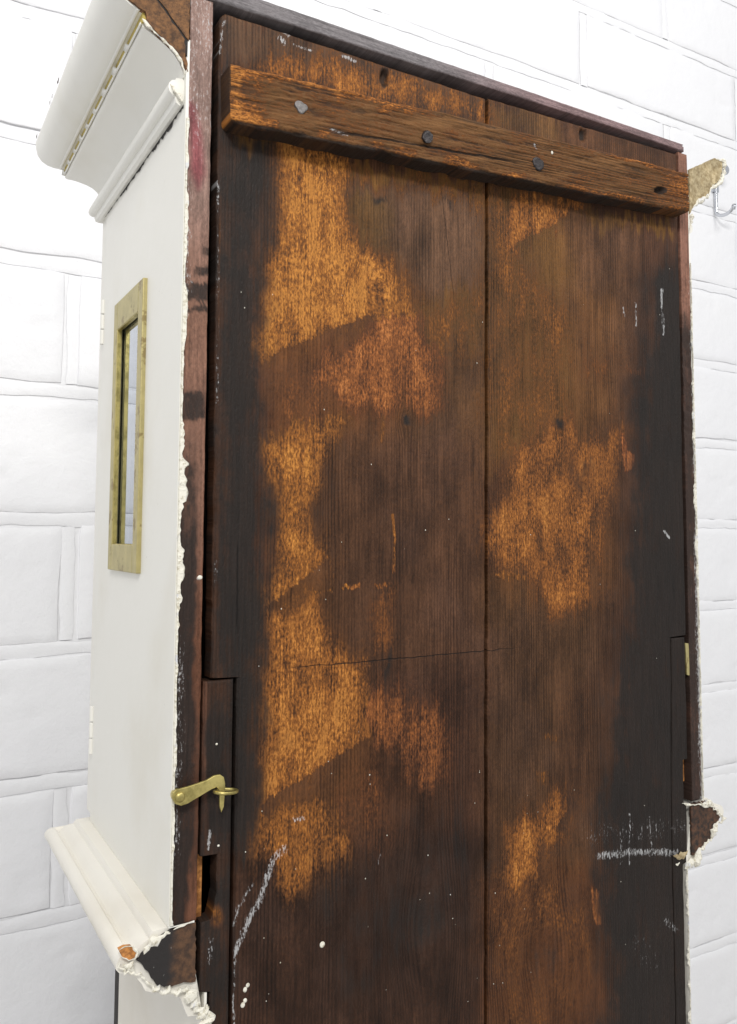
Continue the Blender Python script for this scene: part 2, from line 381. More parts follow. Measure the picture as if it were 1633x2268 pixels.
def ribbon(vs, fs, n, pos, wfun, seed):          # slightly rounded strip of mortar; pos(t) -> centre, across vector
    b0 = len(vs); prof = ((-1, -.0010), (-.75, -.0014), (-.4, -.0018), (.3, -.0019), (.75, -.0016), (1, -.0009))
    for i in range(n+1):
        c, ac, al = pos(i/n); q = al*45
        for kx, (s_, d) in enumerate(prof):
            w = wfun*(1+.75*(float(fbm(np.array(q+kx*.13), np.array(seed*3.1+(s_ > 0)*7), seed, 3))-.5))
            dd = d*(.6+.8*float(fbm(np.array(q*.7), np.array(seed+kx*.6), seed+2, 3)))
            vs.append((c[0]+ac[0]*s_*w, YW+dd, c[1]+ac[1]*s_*w))
    for i in range(n):
        for kx in range(5): a = b0+i*6+kx; fs.append((a, a+1, a+7, a+6))
mv, mf = [], []
for r_ in range(-10, 13):
    zb = .018+CH*r_
    if zb < -ZO-.05: continue
    ribbon(mv, mf, 330, lambda t, z=zb: ((-1.4+4.1*t, z), (0, 1), -1.4+4.1*t), J/2-.0014, 40+r_)
    for c_ in range(-4, 7):
        xc = .041+CL*c_+rnd.uniform(-.004, .004) if r_ % 2 == 0 else .041+CL*(c_+.5)+rnd.uniform(-.004, .004)
        if not -1.4 < xc < 2.6: continue
        xj = .041+CL*(c_+.5) if r_ % 2 == 0 else .041+CL*(c_+1)
        ribbon(mv, mf, 16, lambda t, z=zb, x=xj: ((x, z+J/2+(CH-J)*t), (-1, 0), z+t*.13+x*3), J/2-.0016, 90+r_*3+c_)
        b = bpy.data.objects.new('block', rnd.choice(BM)); col.objects.link(b)
        b.location = (xc, YW-.0003+rnd.uniform(-.0010, .0006), ZO+zb+CH/2+rnd.uniform(-.0015, .0015))
        b.rotation_euler = (rnd.uniform(-.005, .005), rnd.uniform(-.005, .005)+(math.pi if rnd.random() < .5 else 0)*0, rnd.uniform(-.003, .003))
        attach(b, wall)
link('mortar', fixn(mesh(mv, mf, True)), 'wall', wall)
# ------------------------------------------------------------------ the clock
clock = root('longcase_clock', (W/2, .1, 0), 'old longcase clock seen from behind, stained brown backboard and chipped white painted sides', 'clock')

# ---- stain painting for the backboards
UVN = lambda u, v, s, sc_=60: (fbm(u/sc_, v/(sc_*1.6), s, 5)-.5)*2
ORANGE = [  # (polygon in photo units, strength, softness, redness)
 ([(560, 165), (600, 128), (700, 140), (860, 165), (1000, 205), (1075, 235), (1075, 262), (850, 225), (700, 190), (600, 170)], .66, 26, .2),
 ([(628, 320), (700, 328), (762, 345), (748, 400), (752, 470), (768, 520), (800, 560), (862, 600), (890, 640), (905, 690), (870, 688), (815, 697), (740, 728), (660, 762), (602, 790), (572, 770), (596, 690), (600, 640), (610, 580), (625, 520), (620, 450), (630, 400)], .92, 16, .15),
 ([(812, 705), (900, 655), (930, 740), (957, 790), (957, 860), (945, 905), (900, 890), (860, 905), (800, 890), (740, 870), (690, 850), (720, 800), (770, 740)], .70, 18, .8),
 ([(600, 790), (740, 735), (800, 800), (760, 900), (740, 960), (640, 1000), (590, 960)], .40, 30, .6),
 ([(590, 960), (700, 940), (750, 925), (720, 985), (700, 1030), (690, 1090), (670, 1150), (682, 1190), (722, 1243), (690, 1275), (640, 1318), (590, 1345), (580, 1320), (600, 1270), (625, 1240), (610, 1200), (605, 1130), (625, 1090), (600, 1040)], .74, 14, .15),
 ([(600, 1355), (690, 1325), (715, 1390), (745, 1440), (790, 1480), (803, 1560), (805, 1640), (745, 1685), (660, 1738), (590, 1775), (578, 1740), (590, 1650), (590, 1560), (600, 1480), (610, 1400)], .80, 14, .25),
 ([(810, 1540), (850, 1515), (900, 1560), (960, 1580), (975, 1640), (960, 1725), (905, 1730), (880, 1650), (820, 1650)], .52, 16, .8),
 ([(580, 1800), (660, 1768), (730, 1790), (740, 1840), (775, 1885), (750, 1910), (690, 1930), (650, 1968), (610, 1930), (585, 1870)], .66, 14, .2),
 ([(740, 1690), (830, 1660), (850, 1800), (830, 1890), (760, 1900), (735, 1790)], .33, 24, .7),
 ([(868, 1135), (876, 1135), (878, 1272), (869, 1272)], .80, 4, .1),
 ([(690, 1310), (742, 1300), (742, 1309), (692, 1316)], .8, 4, 0.), ([(756, 1297), (800, 1292), (800, 1304), (757, 1307)], .9, 4, 0.), ([(826, 1292), (862, 1288), (864, 1298), (828, 1303)], .85, 4, 0.),
 ([(830, 1320), (872, 1310), (872, 1420), (840, 1420)], .38, 12, .5),
 ([(900, 690), (1075, 660), (1075, 770), (960, 800)], .36, 40, .1),
 ([(760, 350), (1075, 420), (1075, 470), (900, 430), (780, 400)], .34, 14, 0.),
 ([(835, 560), (850, 600), (830, 660), (800, 600)], .5, 12, .1),
 ([(845, 920), (856, 920), (850, 985), (838, 985)], .5, 8, .1),
 # right plank
 ([(1138, 505), (1152, 445), (1280, 470), (1210, 515), (1136, 545)], .80, 10, .3),
 ([(1086, 430), (1150, 440), (1136, 545), (1210, 600), (1260, 700), (1250, 900), (1230, 960), (1140, 1010), (1090, 1040)], .34, 30, .1),
 ([(1150, 1000), (1190, 970), (1260, 930), (1300, 960), (1360, 955), (1385, 1000), (1370, 1060), (1350, 1110), (1330, 1190), (1310, 1250), (1305, 1325), (1240, 1352), (1200, 1330), (1170, 1260), (1120, 1240), (1086, 1210), (1110, 1150), (1140, 1090), (1130, 1050)], .60, 16, .35),
 ([(1150, 1000), (1190, 970), (1260, 930), (1262, 1030), (1200, 1060), (1160, 1140), (1130, 1140)], .22, 14, .1),
 ([(1376, 962), (1388, 972), (1392, 1000), (1406, 998), (1407, 1030), (1386, 1052), (1378, 1010)], .95, 5, 1.),
 ([(1086, 1265), (1165, 1270), (1165, 1286), (1110, 1286)], .62, 6, .1),
 ([(1120, 1935), (1138, 1858), (1185, 1815), (1240, 1775), (1268, 1780), (1240, 1832), (1196, 1875), (1180, 1930), (1130, 1990)], .74, 12, .3),
 ([(1086, 1960), (1160, 1940), (1250, 1980), (1330, 2040), (1335, 2120), (1280, 2230), (1180, 2300), (1086, 2300)], .30, 30, .35),
 ([(1310, 1955), (1326, 1978), (1332, 2045), (1320, 2052), (1311, 2005)], .85, 5, .8),
 ([(1198, 1622), (1245, 1625), (1240, 1648), (1205, 1640)], .42, 8, 0.), ([(1180, 1700), (1218, 1712), (1215, 1742), (1184, 1738)], .45, 8, 0.),
 ([(1300, 800), (1350, 790), (1345, 830), (1310, 835)], .34, 12, .4), ([(1375, 812), (1450, 815), (1430, 833), (1400, 830)], .42, 5, .7),
]
CUTS = [((600, 787), (825, 694), .72, 45), ((598, 1340), (726, 1240), .85, 28), ((575, 1782), (815, 1635), .7, 40), ((1136, 545), (1285, 465), .75, 30), ((1228, 1836), (1272, 1776), .7, 40), ((600, 985), (560, 940), .5, 30)]
SOOT = [
 ([(470, 560), (560, 560), (590, 700), (588, 1000), (600, 1350), (590, 1800), (570, 1900), (470, 1950)], .85, 34),
 ([(470, 60), (500, 60), (510, 280), (600, 310), (620, 330), (605, 520), (560, 620), (470, 620)], .66, 34),
 ([(540, 1500), (585, 1500), (580, 1900), (540, 1900)], .5, 30),
 ([(1440, 600), (1560, 540), (1580, 2400), (1345, 2400), (1340, 2000), (1330, 1800), (1370, 1500), (1390, 1250), (1415, 1060), (1412, 900)], .95, 40),
 ([(1330, 1680), (1560, 1680), (1560, 1850), (1310, 1840)], .5, 40),
 ([(700, 1920), (1020, 1760), (1060, 1900), (980, 2150), (760, 2200)], .42, 70),
 ([(700, 960), (760, 950), (720, 1240), (690, 1180)], .45, 20),
 ([(815, 425), (860, 425), (865, 440), (820, 440)], .75, 9), ([(760, 410), (860, 420), (850, 436), (770, 425)], .5, 10), ([(965, 452), (1010, 452), (1005, 468), (970, 466)], .6, 10),
 ([(892, 918), (908, 918), (910, 942), (892, 942)], .95, 6), ([(1230, 928), (1252, 930), (1248, 955), (1236, 952)], .8, 7),
 ([(820, 620), (845, 615), (850, 690), (825, 700)], .30, 12), ([(1270, 1040), (1310, 1040), (1310, 1100), (1280, 1110)], .48, 14),
 ([(846, 152), (858, 152), (860, 192), (845, 192)], 1., 5), ([(1286, 285), (1299, 287), (1298, 311), (1288, 310)], 1., 5),  # nail holes, painted black
 ([(835, 1470), (870, 1440), (865, 1500), (845, 1500)], .6, 10), ([(1160, 2080), (1240, 2070), (1260, 2150), (1200, 2170)], .45, 24),
 ([(470, 1500), (530, 1500), (530, 2400), (440, 2400)], .55, 20), ([(560, 1200), (590, 1200), (590, 1320), (540, 1320)], .4, 20),
]
WHITE = [  # polylines, width, strength
 ([(605, 1905), (580, 1985), (550, 2040), (522, 2110)], 9, .62), ([(560, 1960), (530, 2010), (518, 2050)], 6, .48), ([(520, 2100), (518, 2268)], 4, .5),
 ([(630, 1880), (608, 1900)], 12, .45), ([(1330, 1896), (1400, 1886), (1500, 1890)], 11, .56), ([(1395, 1800), (1394, 1915)], 3, .46), ([(1378, 1860), (1374, 1912)], 3, .46),
 ([(1440, 1800), (1444, 1880)], 3, .36), ([(1310, 1850), (1500, 1830)], 30, .2), ([(620, 85), (630, 95)], 8, .62), ([(650, 98), (690, 112)], 4, .5), ([(760, 125), (785, 135)], 6, .65), ([(612, 62), (640, 80)], 5, .55),
 ([(1410, 670), (1408, 720)], 3, .6), ([(1466, 640), (1470, 740)], 4, .55), ([(1380, 680), (1384, 700)], 3, .5), ([(1470, 1175), (1482, 1190)], 4, .8), ([(486, 120), (492, 60), (500, 45)], 5, .5),
 ([(655, 1815), (670, 1812)], 8, .55), ([(484, 400), (482, 900)], 4, .38), ([(478, 1240), (480, 1290)], 6, .4), ([(845, 1890), (838, 1915)], 3, .4), ([(1475, 2040), (1500, 2060)], 10, .35),
 ([(1420, 2090), (1450, 2140)], 30, .2), ([(470, 2080), (466, 2130)], 8, .45), ([(460, 1880), (466, 1840)], 5, .55),
]
TONES = [  # stain colours, top light and darker foot painted in: polygon, colour, strength, softness
 ([(590, 320), (900, 380), (980, 700), (980, 930), (800, 1000), (760, 1400), (900, 1500), (980, 1750), (860, 1900), (640, 1990), (580, 1900), (580, 900)], (110, 74, 42), .75, 70),
 ([(1085, 420), (1300, 480), (1350, 950), (1360, 1300), (1250, 1400), (1085, 1350)], (112, 78, 44), .75, 60),
 ([(1085, 1780), (1280, 1760), (1330, 2000), (1320, 2268), (1085, 2268)], (104, 68, 38), .7, 60),
 ([(480, 20), (1080, 200), (1080, 280), (900, 240), (480, 120)], (101, 79, 62), .8, 30),
 ([(470, 280), (620, 330), (620, 520), (590, 640), (470, 620)], (70, 53, 44), .85, 30),
 ([(780, 400), (1076, 450), (1076, 640), (980, 680), (900, 600), (830, 520)], (105, 81, 64), .85, 30),
 ([(755, 420), (860, 430), (870, 560), (800, 560)], (94, 72, 40), .7, 22),
 ([(520, 285), (780, 345), (1080, 412), (1500, 500), (1500, 522), (1080, 442), (780, 376), (620, 350), (520, 315)], (129, 96, 44), .62, 9),  # strip under the batten: unfaded stain, some batten shadow painted in
 ([(920, 670), (1076, 650), (1076, 790), (960, 800)], (125, 93, 49), .75, 34),
 ([(590, 770), (820, 700), (960, 780), (950, 900), (760, 940), (600, 940)], (113, 74, 43), .75, 30),
 ([(940, 790), (1076, 770), (1076, 1000), (900, 980)], (94, 69, 46), .7, 40),
 ([(560, 520), (610, 560), (600, 900), (540, 860)], (96, 65, 44), .6, 26),
 ([(545, 560), (560, 600), (585, 800), (570, 960), (560, 800), (545, 680)], (119, 78, 54), .55, 10),
 ([(690, 960), (1076, 960), (1076, 1500), (780, 1500), (690, 1250)], (80, 57, 42), .8, 60),
 ([(560, 900), (620, 900), (600, 1300), (540, 1300)], (82, 53, 38), .6, 26),
 ([(800, 1480), (1076, 1460), (1076, 1950), (800, 1900)], (66, 45, 34), .8, 60),
 ([(520, 1880), (1080, 1850), (1080, 2300), (520, 2300)], (52, 36, 28), .85, 60),
 ([(1080, 215), (1500, 345), (1500, 400), (1080, 300)], (101, 72, 51), .8, 20),
 ([(1080, 225), (1240, 262), (1240, 320), (1080, 280)], (119, 89, 49), .6, 20),
 ([(1080, 400), (1230, 440), (1290, 640), (1270, 960), (1080, 1050)], (113, 83, 46), .8, 40),
 ([(1270, 480), (1420, 500), (1400, 640), (1380, 900), (1280, 900)], (101, 74, 54), .8, 36),
 ([(1260, 650), (1350, 650), (1350, 900), (1270, 920)], (113, 79, 46), .6, 24),
 ([(1080, 1040), (1140, 1000), (1110, 1250), (1080, 1250)], (82, 55, 40), .7, 26),
 ([(1080, 1300), (1340, 1330), (1330, 1900), (1080, 1950)], (82, 60, 42), .8, 50),
 ([(1080, 1940), (1340, 1940), (1330, 2300), (1080, 2300)], (88, 57, 36), .75, 50),
 ([(1240, 1500), (1340, 1480), (1320, 1800), (1240, 1760)], (70, 48, 35), .6, 40),
]
def warp(u, v, a):
    fib = (vn(u/3.2, v/34, 201)-.5)*2
    if a > 8: return u+UVN(u, v, 3, 60)*22+UVN(u, v, 13, 17)*9, v+UVN(u, v, 8, 60)*28+UVN(u, v, 18, 20)*12+fib*5+(fbm(u/7, v/420, 211, 3)-.5)*75
    return u+UVN(u, v, 13, 14)*4, v+UVN(u, v, 18, 18)*6+fib*5
def plank_paint(P, u, v):
    N = len(u); worn = np.zeros(N); red = np.zeros(N); soot_shade = np.zeros(N); white = np.zeros(N)
    sharp = np.zeros(N); W_ = {True: warp(u, v, 20), False: warp(u, v, 4)}
    def reg(poly, so):
        a, b = W_[so > 8]; x = [p[0] for p in poly]; y = [p[1] for p in poly]; mg = so*3.5+16
        sel = np.nonzero((a > min(x)-mg) & (a < max(x)+mg) & (b > min(y)-mg) & (b < max(y)+mg))[0]
        return sel, sdf(a[sel], b[sel], poly) if len(sel) else np.zeros(0)
    base = np.tile(lin(80, 56, 42), (N, 1))
    for poly, c_, st, so in TONES:
        sel, d = reg(poly, so)
        if len(sel): w = (st*sstep(so, -so, d))[:, None]; base[sel] = base[sel]*(1-w)+lin(*c_)*w
    for poly, st, so, rd in ORANGE:
        sel, d = reg(poly, so)
        if not len(sel): continue
        if so <= 8:
            sharp[sel] = np.maximum(sharp[sel], st*sstep(so*.5, -so*.7, d)*(.35+.95*vn(u[sel]/2.6, v[sel]/60, 207))); red[sel] = np.where(sharp[sel] > .2, rd, red[sel]); continue
        d = d-9; w = st*(.42*sstep(so*3.5+16, -so, d)+.34*sstep(so*1.8, -so*1.8, d)+.24*sstep(6, -40, d)); up = w > worn[sel]
        red[sel] = np.where(up, rd, red[sel]); worn[sel] = np.maximum(worn[sel], w)
    worn = worn*(.26+.80*fbm(u/26, v/60, 45, 5)+.62*fbm(u/8, v/130, 49, 4))+.13*UVN(u, v, 47, 90)+.05; worn = np.maximum(worn, sharp)
    a, b = W_[False]
    for (x0, y0_), (x1, y1_), st, fall in CUTS:                 # planed edges where the bare patch stops short
        L = math.hypot(x1-x0, y1_-y0_); dx, dy = (x1-x0)/L, (y1_-y0_)/L
        al = (a-x0)*dx+(b-y0_)*dy; ac = -(a-x0)*dy+(b-y0_)*dx
        worn *= 1-st*(ac > 0)*np.exp(-np.clip(ac, 0, None)/fall)*sstep(-10, 10, al)*sstep(L+10, L-10, al)
    for poly, st, so in SOOT:
        sel, d = reg(poly, so)
        if len(sel): soot_shade[sel] = np.maximum(soot_shade[sel], st*sstep(so*1.8, -so*1.8, d))
    soot_shade = soot_shade*(.80+.75*fbm(u/10, v/190, 63, 4))+.22*UVN(u, v, 61, 80)-.03
    soot_shade = np.maximum(soot_shade, .7*sstep(.0028, .0008, P[:, 0]-.0190)*(P[:, 2] > -.085)*(.4+fbm(u/5, v/40, 66, 3)))  # shade of the side gap painted onto the plank's left edge
    worn = np.maximum(worn, .42*sstep(.0014, .0004, np.abs(P[:, 0]-.0212))*sstep(.5, .7, fbm(u/6, v/90, 67, 3))*(P[:, 2] > -.085))
    a, b = W_[False]
    for pl, wd_, st in WHITE: white = np.maximum(white, st*sstep(wd_*1.3, wd_*.2, sline(u+UVN(u, v, 213, 30)*3, v+UVN(u, v, 214, 40)*3, pl)))
    white *= .55+.8*fbm(u/5, v/30, 68, 3)
    st_ = .60+.80*fbm(u/8, v/260, 101, 4); st2 = .50+1.0*fbm(u/52, v/90, 103, 5)
    base = base*(st_*st2*.96)[:, None]
    pur = sstep(.45, .75, fbm(u/90, v/120, 97, 4))[:, None]; base = base*(1-.22*pur)+lin(88, 68, 60)*.22*pur
    base = base*np.array([.88, .78, .68])
    dep = np.zeros(N)
    for (x, y, r) in ((852, 172, 9), (1292, 298, 8)): dep += .004*sstep(1.3, .5, np.hypot((u-x)/r, (v-y)/(r*2)))
    for (x, y, rx, ry) in ((900, 930, 11, 14), (1208, 2115, 46, 55), (835, 660, 20, 46)): worn -= .45*sstep(1.2, .6, np.hypot((u-x)/rx, (v-y)/ry))
    return base, np.stack([worn, soot_shade, white, red], -1), dep
KNOTS = [(835, 640, 30, 55), (900, 930, 16, 24), (1290, 1075, 26, 60), (1240, 945, 12, 24), (1210, 2110, 70, 90), (1580, 2050, 10, 10), (950, 2060, 60, 130)]
def plank_grain(P, g, l, u, v):
    g = g+.004*(fbm(P[:, 0]*9, P[:, 2]*2.2, 33, 3)-.5)
    for (x, y, rx, ry) in KNOTS:
        dx = (u-x)/rx; dy = (v-y)/ry; r2 = dx*dx+dy*dy
        g = g-np.sign(dx+1e-6)*np.minimum(np.abs(dx), 1)*rx*.00022*np.exp(-r2*.55)*(1+0*dy)+.0016*np.exp(-r2*1.2)
    return g, l
ZTOP = .3238
def jag(seed, amp, f=90): return lambda z: amp*2*(float(fbm(np.array(z*f), np.array(seed*1.7), seed, 3))-.5)
j1, j2, j3, j4 = jag(5, .0007), jag(6, .0006, 60), jag(7, .0008), jag(8, .0006)
STEP = -.0850
zs = np.concatenate([np.linspace(ZTOP, STEP+.0003, 460), np.linspace(STEP-.0003, -.42, 360), np.linspace(-.45, -1.40, 12)])
def seam(z): return .2213+.0035*(z/.32)*.8
def xl_left(z):
    if z > STEP: return .0188-.0001+.0018*sstep(.33, -.08, z)+max(0, .006-(ZTOP-z))**2*110+j1(z)
    return .0365+j1(z)*.3
def xr_left(z): return float(seam(z))-.0013+j2(z)*.6
def xl_right(z): return float(seam(z))+.0010+j1(z)*.5
def xr_right(z):
    if z > STEP: return .4283-.0018*sstep(.33, -.08, z)+j3(z)*.6
    return .4078-.0035*sstep(-.085, -.25, z)+j4(z)*.3
pl1 = link('plank', slab(xl_left, xr_left, zs, 0, .0125, 225, plank_paint, gfun=plank_grain, edge=.0018, seed=1), 'plank', clock)
pl1['label'] = 'wide left backboard plank with large orange worn patches'
rt_top = lambda X, Z: (.0055*(X-.2213)/.207+.0008)*np.clip((Z-.30)/.02, 0, 1)
pl2 = link('plank', slab(xl_right, xr_right, zs, .0004, .0125, 225, plank_paint, gfun=plank_grain, edge=.0012, seed=2, tilt=rt_top), 'plank', clock)
pl2['label'] = 'right backboard plank, black along its right edge'

# ---- filler strips (ears) under the step, notched behind the moulding
def strip_paint(P, u, v):
    b, m_, d = plank_paint(P, u, v); m_[:, 1] = np.maximum(m_[:, 1], .72+.25*UVN(u, v, 22, 40)); m_[:, 0] = .12*UVN(u, v, 23, 20)
    e = sstep(10, 2, np.abs(u-452-8*UVN(u, v, 29, 70)))*sstep(1500, 1520, v)*sstep(1900, 1700, v)
    m_[:, 1] -= e*.35; b = b*(1-e[:, None])+lin(98, 66, 50)*e[:, None]
    cl = sstep(22, 6, np.hypot(u-480+6*UVN(u, v, 37, 12), (v-2028)/1.6)); m_[:, 0] = np.maximum(m_[:, 0], cl*.42); m_[:, 1] -= cl
    return b, m_, d
zf = np.concatenate([np.linspace(STEP-.0012, -.1855, 110), np.linspace(-.1859, -.2222, 40), np.linspace(-.2226, -.42, 130), np.linspace(-.45, -1.40, 10)])
def ear_l(z):
    if z > -.1857: return .0162+j1(z)*.5
    if z > -.2224: return .0262-.0030*max(0, (z+.208)/-.014)+j1(z)
    if z > -.262: return .0172+j1(z)*.4
    return .0232+j1(z)*.8
link('filler_strip', slab(ear_l, lambda z: .0345+j2(z)*.3, zf, .0006, .0125, 20, strip_paint, edge=.0009, seed=3), 'plank', clock)
def ear_r(z):
    if z > -.1857: return .4250+j3(z)*.5
    if z > -.2224: return .4195+j3(z)*.5
    if z > -.268: return .4225+j3(z)*.4
    return .4168+j3(z)*.5
link('filler_strip', slab(lambda z: xr_right(z)+.0007, ear_r, zf, .0006, .0125, 20, lambda P, u, v: plank_paint(P, u, v), edge=.0009, seed=4), 'plank', clock)
# backing wood seen through the notches
link('notch_backing', boxes([(.0146, .0200, .009, .06, -.2235, -.184)]), 'fresh', clock)
link('notch_backing', boxes([(.4195, .4285, .008, .05, -.206, -.1865)]), 'fresh', clock)

# ---- batten across the top
btl = [bk(506, 137, -.016), bk(1524, 381, -.016), bk(1531, 470, -.016), bk(511, 270, -.016)]
bx0, bx1 = btl[0][0], btl[2][0]
def bt_top(x): t = (x-bx0)/(bx1-bx0); return btl[0][2]+(btl[1][2]-btl[0][2])*t-.0012*math.sin(t*3.1)*-1
def bt_bot(x): t = (x-bx0)/(bx1-bx0); return btl[3][2]+(btl[2][2]-btl[3][2])*t-.0006*math.sin(t*3.1)
def batten_paint(P, u, v):
    n = UVN(u, v, 2, 30); t = (P[:, 0]-bx0)/(bx1-bx0)
    top = bt_top(0)+(bt_top(bx1)-bt_top(0))/(bx1)*P[:, 0]; h = (top-P[:, 2])/.036
    worn = .28+.24*UVN(u*.4, v*2.5, 5, 40)
    worn = np.maximum(worn, 1.0*sstep(.075, .035, t+.02*n)); worn = np.maximum(worn, .60*sstep(.82, .95, t+.05*n)*1.)
    worn = np.maximum(worn, .80*sstep(.20, .06, h+.12*n)*sstep(.42, .30, t)); worn = np.maximum(worn, .62*sstep(.12, .03, h+.1*n)*sstep(.7, .8, t))
    worn = np.maximum(worn, .62*sstep(.78, .9, h+.16*n)*(.35+.9*sstep(.45, .65, fbm(u/60, v/80, 6, 3))))
    worn = np.maximum(worn, .85*sstep(12, -8, sdf(u, v, [(835, 240), (870, 222), (905, 226), (880, 246), (845, 250)])))
    worn = np.maximum(worn, .7*sstep(12, -8, sdf(u, v, [(980, 360), (1000, 335), (1015, 350), (1000, 372)])))
    worn = worn-.55*sstep(30, 5, np.hypot((u-552)/.8, (v-200)/2.2))
    soot_shade = .10+.25*n+.35*sstep(.93, 1.0, h+.04*n)
    gg = P[:, 2]-.0575*P[:, 0]; rdg = fbm(P[:, 0]*30, gg*1000, 88, 4); soot_shade += .50*sstep(.50, .66, rdg)-.1
    white = np.zeros(len(u))
    for pl, wd_, st in (([(805, 200), (850, 214)], 5, .62), ([(735, 285), (770, 300)], 9, .42), ([(1185, 318), (1190, 330)], 4, .4)): white = np.maximum(white, st*sstep(wd_, 1, sline(u, v, pl)))
    base = np.tile(lin(122, 86, 52), (len(u), 1))*(.40+1.05*fbm(u/60, v/7, 55, 5))[:, None]
    soot_shade = np.maximum(soot_shade, .8*sstep(.006, .001, t)); worn = worn*(.6+.7*fbm(u/40, v/10, 57, 4))
    soot_shade = np.maximum(soot_shade, 1.1*sstep(.965, .985, h)); soot_shade = np.maximum(soot_shade, 1.*(t < .004))  # shade of the underside painted dark along the bottom edge
    dep = .0042*sstep(1.2, .5, np.hypot((u-1462)/11, (v-421)/8))
    soot_shade = np.maximum(soot_shade, sstep(1.3, .8, np.hypot((u-1464)/13, (v-421)/8)))  # small hole, painted black
    dep = dep+.0009*sstep(.48, .66, rdg)
    return base, np.stack([worn, soot_shade, white, .35+0*u], -1), dep
zb_ = np.linspace(0, 1, 56)
def mk_batten():
    # built on the (x, z) grid of the slab helper, then sheared to the batten's slope
    def tl(X, Z):
        t = (X-bx0)/(bx1-bx0); T = btl[0][2]+(btl[1][2]-btl[0][2])*t+.0016*np.sin(t*3.1)+.0016*(fbm(X*70, 0*X, 3, 4)-.5)
        B = btl[3][2]+(btl[2][2]-btl[3][2])*t-.0008*np.sin(t*3.1)+.0040*(fbm(X*55, 0*X+9, 4, 5)-.5)
        return B+(T-B)*Z-Z
    rr = lambda z: max(0, .10-z)**2*.25+max(0, z-.93)**2*.4
    return slab(lambda z: bx0+.0006+rr(z)+.0012*(1-z), lambda z: bx1-rr(z)-.002*z, zb_[::-1], -.016, -.0002, 330, batten_paint, grain='x', edge=.0, relief=.0004, seed=9, tilt=tl, gfun=lambda P, g, l, u, v: (P[:, 2]-.0575*P[:, 0]+.0012*fbm(P[:, 0]*14, P[:, 2]*30, 77, 3), P[:, 0]))
bat = link('batten', mk_batten(), 'batten', clock)
# round over the long arrises
me = bat.data; co = np.zeros(len(me.vertices)*3); me.vertices.foreach_get('co', co); co = co.reshape(-1, 3)
nf = len(zb_)*332; hgrid = np.repeat(zb_[::-1], 332)[:nf]; eh = np.minimum(hgrid, 1-hgrid)*.036
xs_ = co[:nf, 0]; eh = np.minimum(eh, np.minimum(xs_-bx0, bx1-xs_)); wv = .0022*(.5+1.2*fbm(xs_*90, hgrid*3, 15, 3))
co[:nf, 1] += np.clip(1-eh/wv, 0, 1)**2*wv; me.vertices.foreach_set('co', co.ravel()); me.update()
def nail(x, y, r, h, mat, seed, tilt=(0, 0)):
    c = bk(x, y, -.016); b = bmesh.new(); bmesh.ops.create_icosphere(b, subdivisions=3, radius=1)
    rr = np.random.RandomState(seed); k_ = rr.uniform(-.14, .14, 8)
    for v in b.verts:
        a = math.atan2(v.co.z, v.co.x); s_ = 1+sum(k_[i]*math.cos(a*(i+1)+i) for i in range(4))
        f = min(1, max(-.6, v.co.y)); flat = .62 if v.co.y < -.5 else 1
        v.co = (c[0]+v.co.x*r*s_+tilt[0]*max(0, -v.co.y)*r, c[1]+.001+f*h*(flat if f < 0 else 1), c[2]+v.co.z*r*s_+tilt[1]*max(0, -v.co.y)*r)
    me = bpy.data.meshes.new('mesh'); b.to_mesh(me); b.free(); me.polygons.foreach_set('use_smooth', [True]*len(me.polygons))
    o = link('nail', me, mat, bat); return o
nail(668, 237, .0042, .003, 'iron_grey', 1); nail(946, 302, .0044, .008, 'iron', 2, (-.1, -.8)); nail(1192, 363, .0052, .0048, 'iron', 3)

# ---- stiles (back edges of the hood sides)
def stile_paint_l(P, u, v):
    n = UVN(u, v, 4, 30); x = P[:, 0]/.0145; N = len(u)
    base = np.tile(lin(146, 120, 110), (N, 1))*(1-sstep(300, 700, v))[:, None]+np.tile(lin(126, 92, 76), (N, 1))*sstep(300, 700, v)[:, None]
    lw = sstep(1050, 1450, v)[:, None]; base = base*(1-lw)+lin(104, 68, 50)*lw
    redp = sstep(14, -10, sdf(u+5*n, v+10*n, [(418, 225), (432, 235), (445, 300), (450, 380), (440, 420), (425, 380), (418, 300)]))[:, None]
    base = base*(1-.8*redp)+lin(132, 62, 70)*.8*redp
    soot_shade = np.zeros(N); fbs = (vn(u/2.2, v/60, 71)-.5)*2
    for y0, y1, a, b in ((548, 560, .7, 1.1), (592, 606, .4, 1.1), (628, 664, -.1, 1.1), (680, 690, .1, 1.1), (860, 930, -.1, .95)):
        soot_shade = np.maximum(soot_shade, .8*sstep(6, -4, np.maximum(np.maximum(y0-v+14*n+6*fbs, v-y1+14*n-6*fbs), np.maximum((a-x)*40, (x-b)*40))))
    soot_shade = np.maximum(soot_shade, sstep(820, 1250, v+80*n)*sstep(1.0, .5, x+.3*n-.10*sstep(1500, 1800, v)+.3*sstep(1850, 2030, v))*1.0)
    soot_shade = np.maximum(soot_shade, .55*sstep(1500, 1700, v)*sstep(2000, 1900, v)*sstep(.2, .6, x))
    soot_shade += .16*n
    white = .36*sstep(430, 250, v)*(.5+.5*fbm(u/8, v/60, 31, 3))+.42*sstep(.42, .05, x+.2*n)*sstep(360, 420, v)*sstep(780, 600, v)
    white = np.maximum(white, .34*sstep(1350, 1480, v)*sstep(2000, 1850, v)*sstep(.55, .1, x)); white = np.maximum(white, .9*sstep(7, 4, np.hypot(u-440, v-1280)))
    return base, np.stack([.05+.1*n, soot_shade, white, .5+0*u], -1), 0*u
zst = np.linspace(.3282, -.2207, 300)
stl = link('stile', slab(lambda z: .0007, lambda z: .0146+j4(z)*.6, zst, 0, .022, 14, stile_paint_l, edge=.0007, seed=5), 'stile', clock)
stl['label'] = 'left stile, bare pinkish wood above and sooty black below'
